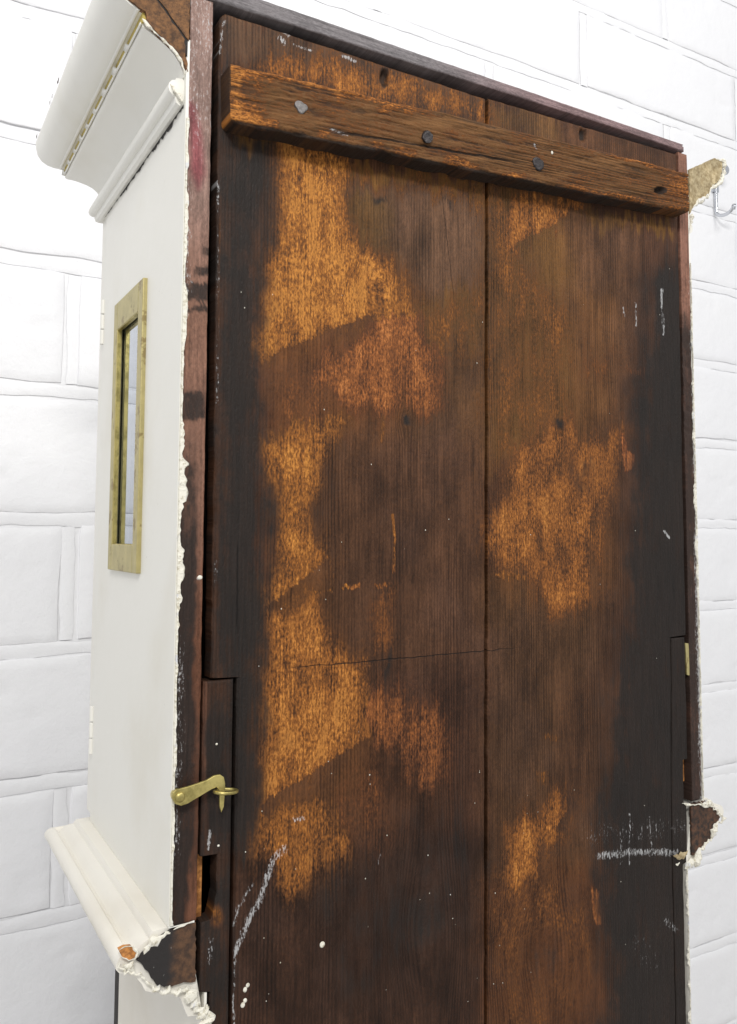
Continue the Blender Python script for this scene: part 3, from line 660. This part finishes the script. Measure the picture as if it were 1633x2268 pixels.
def stile_paint_r(P, u, v):
    n = UVN(u, v, 14, 30); N = len(u); base = np.tile(lin(134, 96, 80), (N, 1)); x = (P[:, 0]-.4295)/.012
    soot_shade = .95*sstep(640, 760, v+30*n)*(1-.35*sstep(.75, 1., x))+.12*n
    white = .40*sstep(.55, 1.0, x+.2*n)*sstep(500, 700, v)+.34*sstep(.3, .9, x)*sstep(1150, 1250, v+60*n)
    return base, np.stack([.05+.1*n, soot_shade, white, .6+0*u], -1), .0008*sstep(.5, .7, fbm(u/14, v/9, 15, 3))*sstep(700, 800, v)*sstep(1050, 980, v)
str_ = link('stile', slab(lambda z: .4298-.0008*sstep(.1, -.2, z)+j1(z)*.4, lambda z: W-.0007, np.linspace(.3325, -.2207, 280), 0, .022, 12, stile_paint_r, edge=.0007, seed=6), 'stile', clock)
str_['label'] = 'right stile, charred black below the batten'
# broken paint lip along both stiles
def lip(keys, side, seed):                  # keys: (z, lip width)
    zz = np.linspace(keys[0][0], keys[-1][0], 420); kz = [k_[0] for k_ in keys][::-1]; kw = [k_[1] for k_ in keys][::-1]
    w = .72*np.interp(zz, kz, kw)*(.12+1.15*sstep(.35, .75, fbm(zz*85, zz*0+seed, seed, 5))+.55*(fbm(zz*420, zz*0, seed+3, 3)-.5)); w = np.maximum(w, .0002); vs = []; fs = []
    for i, z in enumerate(zz):
        ys = fbm(np.array([0, 3, 6, 9.])+z*400, np.array([z*350]*4), seed+2, 2)*.0009
        for t, yy in ((-.0008, .0012), (-.0006, -.0003), (w[i]*.8, -.0007), (w[i], .0003)):
            vs.append((side[0]+side[1]*t, yy-ys[len(vs) % 4]*.8, z))
    for i in range(len(zz)-1):
        for j in range(3): fs.append((i*4+j, i*4+j+1, i*4+j+5, i*4+j+4))
    return fixn(mesh(vs, fs, False))
link('paint_edge', lip([(.25, .0012), (.19, .002), (.1, .0028), (.08, .003), (.055, .0040), (.04, .0066), (.025, .0050), (.0, .0042), (-.06, .0028), (-.08, .0022), (-.11, .0014), (-.22, .0018)], (0, 1), 3), 'crust', stl)
link('paint_edge', lip([(.235, .0012), (.15, .0024), (.1, .0026), (.04, .0034), (0., .0036), (-.05, .0016), (-.22, .0022)], (W, -1), 6), 'crust', str_)

# ---- top rail (back edge of the hood's top board)
def rail_paint(P, u, v):
    n = UVN(u, v, 24, 40); N = len(u); t = sstep(900, 1250, u)[:, None]
    base = np.tile(lin(124, 119, 120), (N, 1))*(1-t)+np.tile(lin(134, 112, 112), (N, 1))*t
    return base, np.stack([.02+.08*n, .10*sstep(1150, 700, u)+.10*n, .30*sstep(.5, .8, fbm(u/26, v/26, 41, 3))*sstep(1250, 1400, u), .6+0*u], -1), 0*u
link('top_rail', slab(lambda z: -.0005, lambda z: .4362+.8*(.3400-z)*(z > .336)*-1, np.linspace(.3402, .3290, 14), -.0010, DF-.01, 200, rail_paint, grain='x', edge=.0012, seed=7,
     tilt=lambda X, Z: .0048*np.clip((X-.03)/.3, 0, 1)*np.clip((.3402-Z)/.0112, 0, 1)), 'stile', clock)

# ---- hood sides with the brass framed window
w0, w1, y0, y1 = .1724, -.0262, .0815, .167      # outer edge of the brass frame
iz0, iz1, iy0, iy1 = .1515, -.0075, .0935, .156  # its opening
t_ = .0012
def holed(x0_, x1_, ya, yb, za, zb, ha, hb, hc, hd):
    vs = []; fs = []
    for X in (x0_, x1_): vs += [(X, ya, za), (X, yb, za), (X, yb, zb), (X, ya, zb), (X, ha, hc), (X, hb, hc), (X, hb, hd), (X, ha, hd)]
    for q in range(4):
        r2 = (q+1) % 4; fs += [(q, r2, 4+r2, 4+q), (8+q, 8+r2, 12+r2, 12+q), (q, r2, 8+r2, 8+q), (4+q, 4+r2, 12+r2, 12+q)]
    return fixn(mesh(vs, fs))
side_l = link('side_panel', holed(-t_, .0135, .0006, DP-.0006, -.2215, .2995, iy0-.006, iy1+.006, iz1-.006, iz0+.006), 'white', clock)
side_l['label'] = 'white painted left hood side with a narrow window'
fo = []
for (a, b, c, d) in ((y0, iy0, w1, w0), (iy1, y1, w1, w0), (iy0, iy1, iz0, w0), (iy0, iy1, w1, iz1)): fo.append((-.0042, .0, a, b, c, d))
fr_ = link('window_frame', boxes(fo, .0007), 'brass_dull', side_l); fr_['label'] = 'tarnished brass frame round the side window'
link('window_lining', boxes([(-.0036, -.0010, iy1-.0008, iy1+.0016, iz1, iz0), (-.0036, -.0010, iy0-.0016, iy0+.0004, iz1, iz0), (-.0036, -.0010, iy0, iy1, iz0-.0004, iz0+.0016), (-.0036, -.0010, iy0, iy1, iz1-.0016, iz1+.0004)]), 'brass', side_l)
link('window_pane', boxes([(.0006, .0022, iy0-.003, iy1+.003, iz1-.003, iz0+.003)]), 'glass', side_l)
side_r = link('side_panel', boxes([(W-.0135, W+t_, .0222, DP-.0006, -.2215, .30), (W-.0006, W+t_, .0006, .0224, -.2215, .2995)]), 'white', clock)
link('added_dark_board', boxes([(.018, .42, .16, .165, -.3, .32)]), 'dark', clock)  # unseen board added inside so the gaps stay dark
# hood door and hinges
door = link('hood_door', boxes([(-.0003, W+.0003, DP+.0004, DF, -.2185, .262)], .0012), 'white', clock)
for (zc) in (bk(0, 0)[2]*0+.171, -.153):
    for i in range(3):
        h_ = link('hinge', tube([(-.0016, DP+.0006, zc+(i-1)*.0125+q*.0057) for q in (-1, -.9, 0, .9, 1)], .0019, 10), 'white', door)
# ---- trunk below the hood
TX0, TX1 = .0205, .4210
for (a, b) in ((TX0, TX0+.0125), (TX1-.0125, TX1)):
    link('trunk_side', boxes([(a, b, .0128 if a < .2 else .0128, .206, -1.40, -.2515)], .0004), 'cream', clock)
link('trunk_side_lip', lip([(-.268, .0022), (-.30, .002), (-.35, .0024), (-.43, .0018)], (TX0+.0008, 1), 11), 'crust', clock)
link('trunk_side_lip', lip([(-.268, .0022), (-.30, .0034), (-.35, .003), (-.43, .0026)], (TX1-.0008, -1), 13), 'crust', clock)
link('trunk_side_edge', boxes([(TX0-.0006, TX0+.0008, .0002, .0127, -1.40, -.262)]), 'cream', clock)
link('trunk_side_edge', boxes([(TX1-.0008, TX1+.0006, .0002, .0127, -1.40, -.262)]), 'cream', clock)
link('trunk_front', boxes([(TX0+.0003, TX1-.0003, .2063, .2215, -1.40, -.2515)], .0015), 'dark', clock)
link('trunk_base', boxes([(-.02, W+.02, -.004, .25, -ZO, -1.395)], .003), 'cream', clock)

# ---- mouldings, swept round three sides with mitres
def sweep(profile, Yf, yback, ny=70, jitter=.0002, seed=1, cap=True):
    stl_ = []; prof = np.array(profile)
    ysl = np.linspace(0, 1, ny); path = []
    for t in ysl: path.append(('L', t))
    for t in (.25, .5, .75): path.append(('F', t))
    for t in ysl[::-1]: path.append(('R', t))
    vs = []; n = len(prof); rs = np.random.RandomState(seed)
    for i, (kd, t) in enumerate(path):
        for j, (a, z) in enumerate(prof):
            ye = Yf+a
            if kd == 'L': y = yback+(ye-yback)*t; p = (-a, y, z)
            elif kd == 'R': y = yback+(ye-yback)*t; p = (W+a, y, z)
            else: p = (-a+(W+2*a)*t, ye, z)
            f = (fbm(np.array(p[1]*60+j*.4), np.array(z*90.), seed, 2)-.5)*2*jitter
            vs.append((p[0]-float(f)*(1 if kd == 'L' else 0), p[1], p[2]+float(f)*.5))
    fs = []
    for i in range(len(path)-1):
        for j in range(n-1): fs.append((i*n+j, i*n+j+1, (i+1)*n+j+1, (i+1)*n+j))
    if cap: fs += [tuple(range(n)), tuple((len(path)-1)*n+j for j in range(n))[::-1]]
    # close the back of the section
    for i in range(len(path)-1): fs.append((i*n+n-1, i*n, (i+1)*n, (i+1)*n+n-1))
    return fixn(mesh(vs, fs, False))
def smooth_sharp(o, ang=35):
    me = o.data; me.polygons.foreach_set('use_smooth', [True]*len(me.polygons)); me.set_sharp_from_angle(angle=math.radians(ang)); return o
YC = .236
P_bead = [(.0, .2595), (.0036, .2592), (.0056, .2606), (.0062, .2632), (.0062, .2645), (.0078, .2648), (.0096, .2664), (.0104, .2690), (.0100, .2716), (.0084, .2738), (.0062, .2746), (.0058, .2758), (.0030, .2762), (.0, .2762)]
P_cove = [(.0004, .2763), (.0020, .2768), (.0031, .2812), (.0048, .2850), (.0080, .2892), (.0125, .2928), (.0180, .2962), (.0230, .2988), (.0254, .2996), (.0260, .3000), (.0268, .3008), (.0270, .3030), (.0240, .3032), (.0004, .3032)]
P_corona = [(.0004, .3088), (.0240, .3086), (.0262, .3090), (.0290, .3092), (.0298, .3086), (.0308, .3088), (.0314, .3098), (.0345, .3104), (.0390, .3132), (.0432, .3174), (.0461, .3230), (.0474, .3290), (.0478, .3345), (.0470, .3376), (.0440, .3384), (.0350, .3376), (.0010, .3195)]
cor = smooth_sharp(link('cornice', sweep(P_corona, YC, .0012, seed=2), 'white', clock)); cor['label'] = 'white painted cornice moulding, broken off at the back'
smooth_sharp(link('cove', sweep(P_cove, YC, .0035, seed=3), 'white', cor))
smooth_sharp(link('bead', sweep(P_bead, YC, .0052, seed=4), 'white', cor))
link('undercoat_strip', boxes([(-.0274, -.002, .002, YC+.0272, .3028, .3094)]), 'oldcream', cor)
# curled flakes of paint along the fillet
rf = random.Random(12); fl_v = []; fl_f = []
ys = [.004, .040, .074, .106, .136, .163, .188, .212, .238, .2625]
for i in range(len(ys)-1):
    a, L = ys[i], ys[i+1]-ys[i]; n = 14; b0 = len(fl_v); hh = rf.uniform(.0040, .0066); p0 = rf.uniform(.74, .86)
    for j in range(n+1):
        t = j/n; h = .0001+hh*(max(0, (t-p0)/(1-p0))**.7 if t < .93 else .75*(1-t)/.07)+rf.uniform(0, .0004); curl = .0016*max(0, (t-p0)/(1-p0))
        fl_v += [(-.0272, a+t*L, .3024), (-.0278-curl*.5, a+t*L, .3027+h*.5), (-.0276-curl, a+t*L, .3028+h)]
    for j in range(n):
        for q in (0, 1): s_ = b0+j*3+q; fl_f.append((s_, s_+3, s_+4, s_+1))
o = link('paint_flakes', fixn(mesh(fl_v, fl_f, True)), 'white', cor); o['kind'] = 'stuff'
sm_ = o.modifiers.new('thick', 'SOLIDIFY'); sm_.thickness = .0007
# dark strip standing in for the shade in the joint under the bead
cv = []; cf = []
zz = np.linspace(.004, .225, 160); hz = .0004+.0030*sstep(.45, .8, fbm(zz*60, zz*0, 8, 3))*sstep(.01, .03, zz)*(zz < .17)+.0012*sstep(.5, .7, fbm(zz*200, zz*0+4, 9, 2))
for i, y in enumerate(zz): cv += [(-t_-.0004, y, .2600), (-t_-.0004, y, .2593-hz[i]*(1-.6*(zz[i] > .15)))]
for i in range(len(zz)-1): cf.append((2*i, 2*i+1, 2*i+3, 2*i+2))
link('joint_shade_strip', mesh(cv, cf), 'dark', cor)
# chips on the outer edge of the cornice
for (y_, l_) in ((.165, .010), (.195, .004), (.205, .005), (.272, .008)):
    pts = rough_poly([(0, 0), (l_, 0), (l_*.8, .0026), (l_*.3, .0034)], .001, .0005, int(y_*1000))
    vs = [(-.0482, y_+a-.0, .3388-c) for a, c in pts]; link('chip', fixn(mesh(vs, [tuple(range(len(vs)))])), 'core_dark', cor)
# broken back ends: core of the moulding, glue block, dark plate standing in for the shade between
kl = [(-.0004, .2790), (-.0030, .2836), (-.0056, .2876), (-.0100, .2915), (-.0160, .2955), (-.0218, .2995), (-.0255, .3030), (-.0262, .3085), (-.0300, .3095), (-.0380, .3140), (-.0440, .3230), (-.0455, .3340), (-.0400, .3375), (-.0345, .3375), (-.0232, .3205), (-.0030, .2985), (-.0022, .2900)]
link('moulding_core', prism(rough_poly(kl, .002, .0005, 3), -.0004, .0034), 'core', cor)
link('gap_shade_plate', prism([(-.0008, .2880), (-.0035, .2935), (-.0300, .3260), (-.0400, .3370), (-.0300, .3370), (-.0150, .3200), (-.0006, .3040)], .0004, .004), 'dark', cor)
link('glue_block', prism(rough_poly([(-.0002, .2985), (-.0205, .3205), (-.0318, .3375), (-.0002, .3375)], .003, .0003, 5), -.0002, .05), 'core', cor)
link('moulding_core', prism(rough_poly([(W-x, z) for x, z in [(-.0004, .2790), (-.0030, .2836), (-.0056, .2876), (-.0100, .2915), (-.0160, .2955), (-.0218, .2995), (-.0255, .3030), (-.0300, .3095), (-.0400, .3180), (-.0450, .3290), (-.0450, .3375), (-.0345, .3375), (-.0010, .3190)]], .002, .0005, 7), -.0006, .0034), 'olive', cor)
link('paint_crust', crust([(-.0275, .0006, .3040), (-.0244, .0006, .3005), (-.0185, .0004, .2966), (-.0131, .0004, .2930), (-.0087, .0002, .2898), (-.0051, 0, .2852), (-.0028, 0, .2800), (-.0018, .0005, .2768)], .0014, 5, flat=.7), 'crust', cor)
link('paint_crust', crust([(-.0100, .0056, .2715), (-.0075, .004, .2690), (-.0055, .003, .2655), (-.0025, .002, .2608)], .0019, 6, flat=.6), 'crust', cor)
link('paint_crust', crust([(W+x, -.0002, z) for x, z in ((.004, .2850), (.0125, .2925), (.018, .2962), (.0255, .3005), (.029, .3085), (.038, .3130), (.0445, .3200), (.0478, .3290), (.0478, .3370), (.040, .3378), (.034, .3372))], .0019, 8), 'crust', cor)
link('paint_crust', crust([(W-.0005, -.0004, .262), (W+.002, -.0004, .272), (W+.0035, -.0004, .280)], .0016, 9), 'crust', cor)

Z3 = lambda pts, y=0.: [tuple(bk(1043.4+a*.3612, 176.9+b*.3612, y)[[0, 2]]) for a, b in pts]
# lower hood moulding
P_low = [(-.0100, -.2212), (.0, -.2216), (.0060, -.2218), (.0092, -.2222), (.0106, -.2240), (.0112, -.2256), (.0138, -.2264), (.0165, -.2284), (.0182, -.2304), (.0200, -.2318), (.0216, -.2318), (.0228, -.2302), (.0252, -.2304), (.0276, -.2322), (.0290, -.2350), (.0288, -.2378), (.0272, -.2398), (.0235, -.2410), (.0185, -.2440), (.0150, -.2485), (.0128, -.2530), (.0085, -.2552), (.0030, -.2566), (-.0040, -.2590), (-.0075, -.2630), (-.0095, -.2690), (-.0115, -.2735), (-.0200, -.2750)]
hm = smooth_sharp(link('hood_moulding', sweep(P_low, .2205, .0030, seed=6, jitter=.0003), 'cream', clock)); hm['label'] = 'cream painted lower hood moulding with broken, crumbling back ends'
kc = [(.0143, -.2218), (.0040, -.2214), (-.0045, -.2248), (-.0125, -.2300), (-.0185, -.2345), (-.0150, -.2380), (-.0120, -.2420), (-.0090, -.2475), (-.0065, -.2512), (.0010, -.2535), (.0080, -.2530), (.0150, -.2545)]
link('moulding_core', prism(rough_poly(kc, .0018, .0005, 21), .0008, .0029), 'core_half', hm)
kr = [(W-.0135, -.2222), (W+.0095, -.2240), (W+.0150, -.2300), (W+.0215, -.2390), (W+.0150, -.2470), (W+.0105, -.2540), (W+.0, -.2590), (W-.0080, -.2640), (W-.0135, -.2640)]
link('moulding_core', prism(rough_poly(kr, .0018, .0005, 22), .0008, .0029), 'core_dark', hm)
B3 = lambda pts, y=0.: [tuple(bk(px, py, y)) for px, py in pts]
Z4 = lambda pts, y=0.: B3([((150+a/2.3329)*.5898, (2950+b/2.3329)*.5898) for a, b in pts], y)
Z6 = lambda pts, y=0.: B3([((2480+a/4.1246)*.5898, (2850+b/4.1246)*.5898) for a, b in pts], y)
link('paint_crust', crust(Z4([(690, 1560), (745, 1640), (850, 1640), (920, 1680), (960, 1760), (1050, 1800), (1200, 1805), (1290, 1790), (1360, 1790)]), .0019, 31, jit=.6), 'crust', hm)
link('paint_crust', crust(Z4([(1300, 1790), (1340, 1860), (1390, 1950), (1440, 2010), (1500, 2000), (1500, 2080), (1450, 2140), (1460, 2250)]), .0030, 32, flat=.5, jit=.6), 'crust', hm)
link('paint_crust', crust(Z4([(900, 1500), (960, 1400), (1060, 1330), (1160, 1270)], .0012), .0020, 33, flat=.5), 'crust', hm)
link('paint_crust', crust(Z4([(1170, 1265), (1260, 1225), (1340, 1195)]), .0010, 34), 'crust', hm)
link('paint_crust', crust(Z4([(720, 1580), (790, 1590), (830, 1620)]), .0030, 35, flat=.5), 'crust', hm)
link('chip', prism([(p[0], p[2]) for p in Z4([(690, 1440), (740, 1415), (800, 1410), (850, 1450), (840, 1500), (790, 1530), (720, 1500)], -.0003)], -.0003, .003), 'fresh', hm)
link('paint_crust', crust(Z4([(685, 1450), (745, 1410), (810, 1410), (860, 1460), (835, 1520), (780, 1530), (715, 1500), (690, 1460)], -.0003), .0007, 36), 'crust', hm)
link('paint_crust', crust(Z6([(340, 690), (480, 715), (620, 700), (700, 740), (790, 720)]), .0011, 41), 'crust', hm)
link('paint_crust', crust(Z6([(620, 680), (790, 690), (830, 770), (930, 860), (1000, 910), (960, 970), (880, 1000), (820, 1120), (800, 1240), (680, 1340), (600, 1420), (570, 1560), (540, 1680)]), .0019, 42, jit=.7), 'crust', hm)
link('paint_crust', crust(Z6([(560, 1560), (480, 1600), (420, 1640), (390, 1710)]), .0036, 43, flat=.5), 'crust', hm)
link('paint_crust', crust(Z6([(200, 1500), (300, 1520), (380, 1480), (430, 1420)], -.0006), .0022, 44, flat=.35), 'olive', hm)
link('paint_crust', crust(Z6([(240, 1640), (300, 1620)], -.0006), .0034, 45, flat=.3), 'crust', hm)

# ---- brass hook and eye latch
Z5 = lambda a, b: ((100+a/1.57)*.5898, (2400+b/1.57)*.5898)
lat = link('hook_latch', prism([tuple(bk(*Z5(a, b), -.0062)[[0, 2]]) for a, b in [(905, 880), (950, 868), (1010, 848), (1060, 830), (1105, 803), (1140, 797), (1162, 812), (1170, 850), (1168, 905), (1162, 985), (1148, 1022), (1137, 985), (1136, 895), (1120, 872), (1090, 884), (1000, 938), (950, 968), (910, 982), (875, 970), (857, 940), (860, 905), (880, 886)]], -.0070, -.0052, .0004), 'brass', clock)
lat['label'] = 'brass hook and eye catch on the left stile'
pc = bk(*Z5(905, 932), -.007)
def dome(c, r, h):
    b = bmesh.new(); bmesh.ops.create_uvsphere(b, u_segments=20, v_segments=10, radius=1)
    for v in b.verts: v.co = (c[0]+v.co.x*r, c[1]+v.co.y*h, c[2]+v.co.z*r)
    me = bpy.data.meshes.new('mesh'); b.to_mesh(me); b.free(); me.polygons.foreach_set('use_smooth', [True]*len(me.polygons)); return me
link('screw', dome(pc, .0029, .0016), 'brass', lat)
link('mounting_post', tube([(pc[0], -.0058, pc[2]), (pc[0], -.003, pc[2]), (pc[0], .0005, pc[2])], .0034, 14), 'brass', lat)
ec = bk(*Z5(1158, 893), -.004); er = .0052
link('eye', tube([(ec[0]+er*1.25*math.cos(a)+.001, ec[1]-.0022+er*.9*math.sin(a), ec[2]-.0006*math.cos(a)) for a in np.linspace(0, 2*math.pi, 25)], .00105, 8, False), 'brass', lat)
link('eye_shank', tube([(ec[0]+.002, -.0012, ec[2]), (ec[0]+.002, .004, ec[2])], .0011, 8), 'brass', lat)
# latch keeper strip of brass on the right
link('catch_plate', prism([tuple(bk(px, py, .001)[[0, 2]]) for px, py in [(1517, 1424), (1524, 1425), (1526, 1450), (1531, 1458), (1529, 1480), (1526, 1496), (1521, 1494), (1519, 1450)]], .0005, .002), 'brass_dull', clock)

# ---- drops of white paint
def drop(x, y, rx, ry, yp, par, name='paint_drop'):
    c = bk(x, y, yp); r = 1/F_PX*float((c-CAM)@FW); b = bmesh.new(); bmesh.ops.create_uvsphere(b, u_segments=10, v_segments=6, radius=1)
    for v in b.verts: v.co = (c[0]+v.co.x*rx*r*1.2, c[1]+v.co.y*.0006, c[2]+v.co.z*ry*r)
    me = bpy.data.meshes.new('mesh'); b.to_mesh(me); b.free(); me.polygons.foreach_set('use_smooth', [True]*len(me.polygons)); link(name, me, 'crust', par)
for (x, y, rx, ry) in ((714, 2092, 5.5, 7), (549, 2182, 4, 5), (543, 2192, 4, 6), (543, 2216, 4, 5), (538, 2226, 4.5, 6)): drop(x, y, rx, ry, 0, pl1)
drop(1223, 338, 2.6, 4, -.0162, bat); drop(443, 1279, 5, 5, 0, stl)
for (x, y) in ((480, 1648), (484, 1873)): drop(x, y, 2.4, 2.6, .0006, clock)
sp = random.Random(9); vs = []; fs = []
for i in range(70):                        # fine spatter
    x, y = (sp.uniform(530, 1070), sp.uniform(500, 2260)) if i % 3 else (sp.uniform(1090, 1500), sp.uniform(500, 2260))
    if i % 2: y = sp.uniform(1700, 2260)
    c = bk(x, y, -.0003); r = sp.uniform(.00015, .0004); n0 = len(vs)
    for j in range(6): a = j*math.pi/3; vs.append((c[0]+r*math.cos(a), -.00035, c[2]+r*1.3*math.sin(a)))
    vs.append((c[0], -.0006, c[2])); fs += [(n0+j, n0+(j+1) % 6, n0+6) for j in range(6)]
o = link('paint_spatter', mesh(vs, fs), 'crust', clock); o['kind'] = 'stuff'

# ------------------------------------------------------------------ wall hook
hx = bk(1581.6, 394, YW-.004); hb = bk(1583, 470, YW-.004)
HX = float(hx[0]); tip = sd(1625, 462, HX); bot = sd(1600, 486, HX)
hk = root('wall_hook', (HX, YW-.004, ZO+hb[2]), 'chrome coat hook on the white wall, just right of the clock top', 'hook')
zt, zb2 = hx[2], hb[2]; yw = YW-.0075
path = [(HX, yw, zt+.012), (HX, yw, zt), (HX, yw, (zt+zb2)/2)]
yt = float(tip[1]); rj = (yw-yt)/2
for a in np.linspace(0, math.pi, 15): path.append((HX, yw-rj+rj*math.cos(a), zb2-rj*.62*math.sin(a)))
path += [(HX, yt-.001, tip[2]), (HX, yt-.002, tip[2]+.008)]
wire = link('hook_wire', tube(path, .0034, 12), 'chrome', hk)
bl = sd(1606, 376, HX)
arm = link('upper_arm', tube([(HX, yw, zt+.004), (HX, yw-.012, zt+.012), (HX, (yw+bl[1])/2, (zt+bl[2])/2+.006), tuple(bl)], .0034, 12), 'chrome', hk)
b = bmesh.new(); bmesh.ops.create_uvsphere(b, u_segments=24, v_segments=14, radius=.0105)
for v in b.verts: v.co = Vector(bl)+Vector((v.co.x, v.co.y*.6, v.co.z))
me = bpy.data.meshes.new('mesh'); b.to_mesh(me); b.free(); me.polygons.foreach_set('use_smooth', [True]*len(me.polygons))
link('ball_end', me, 'chrome', hk)
link('back_plate', boxes([(HX-.009, HX+.009, YW-.009, YW+.002, zt-.03, zt+.022)], .002), 'chrome', hk)
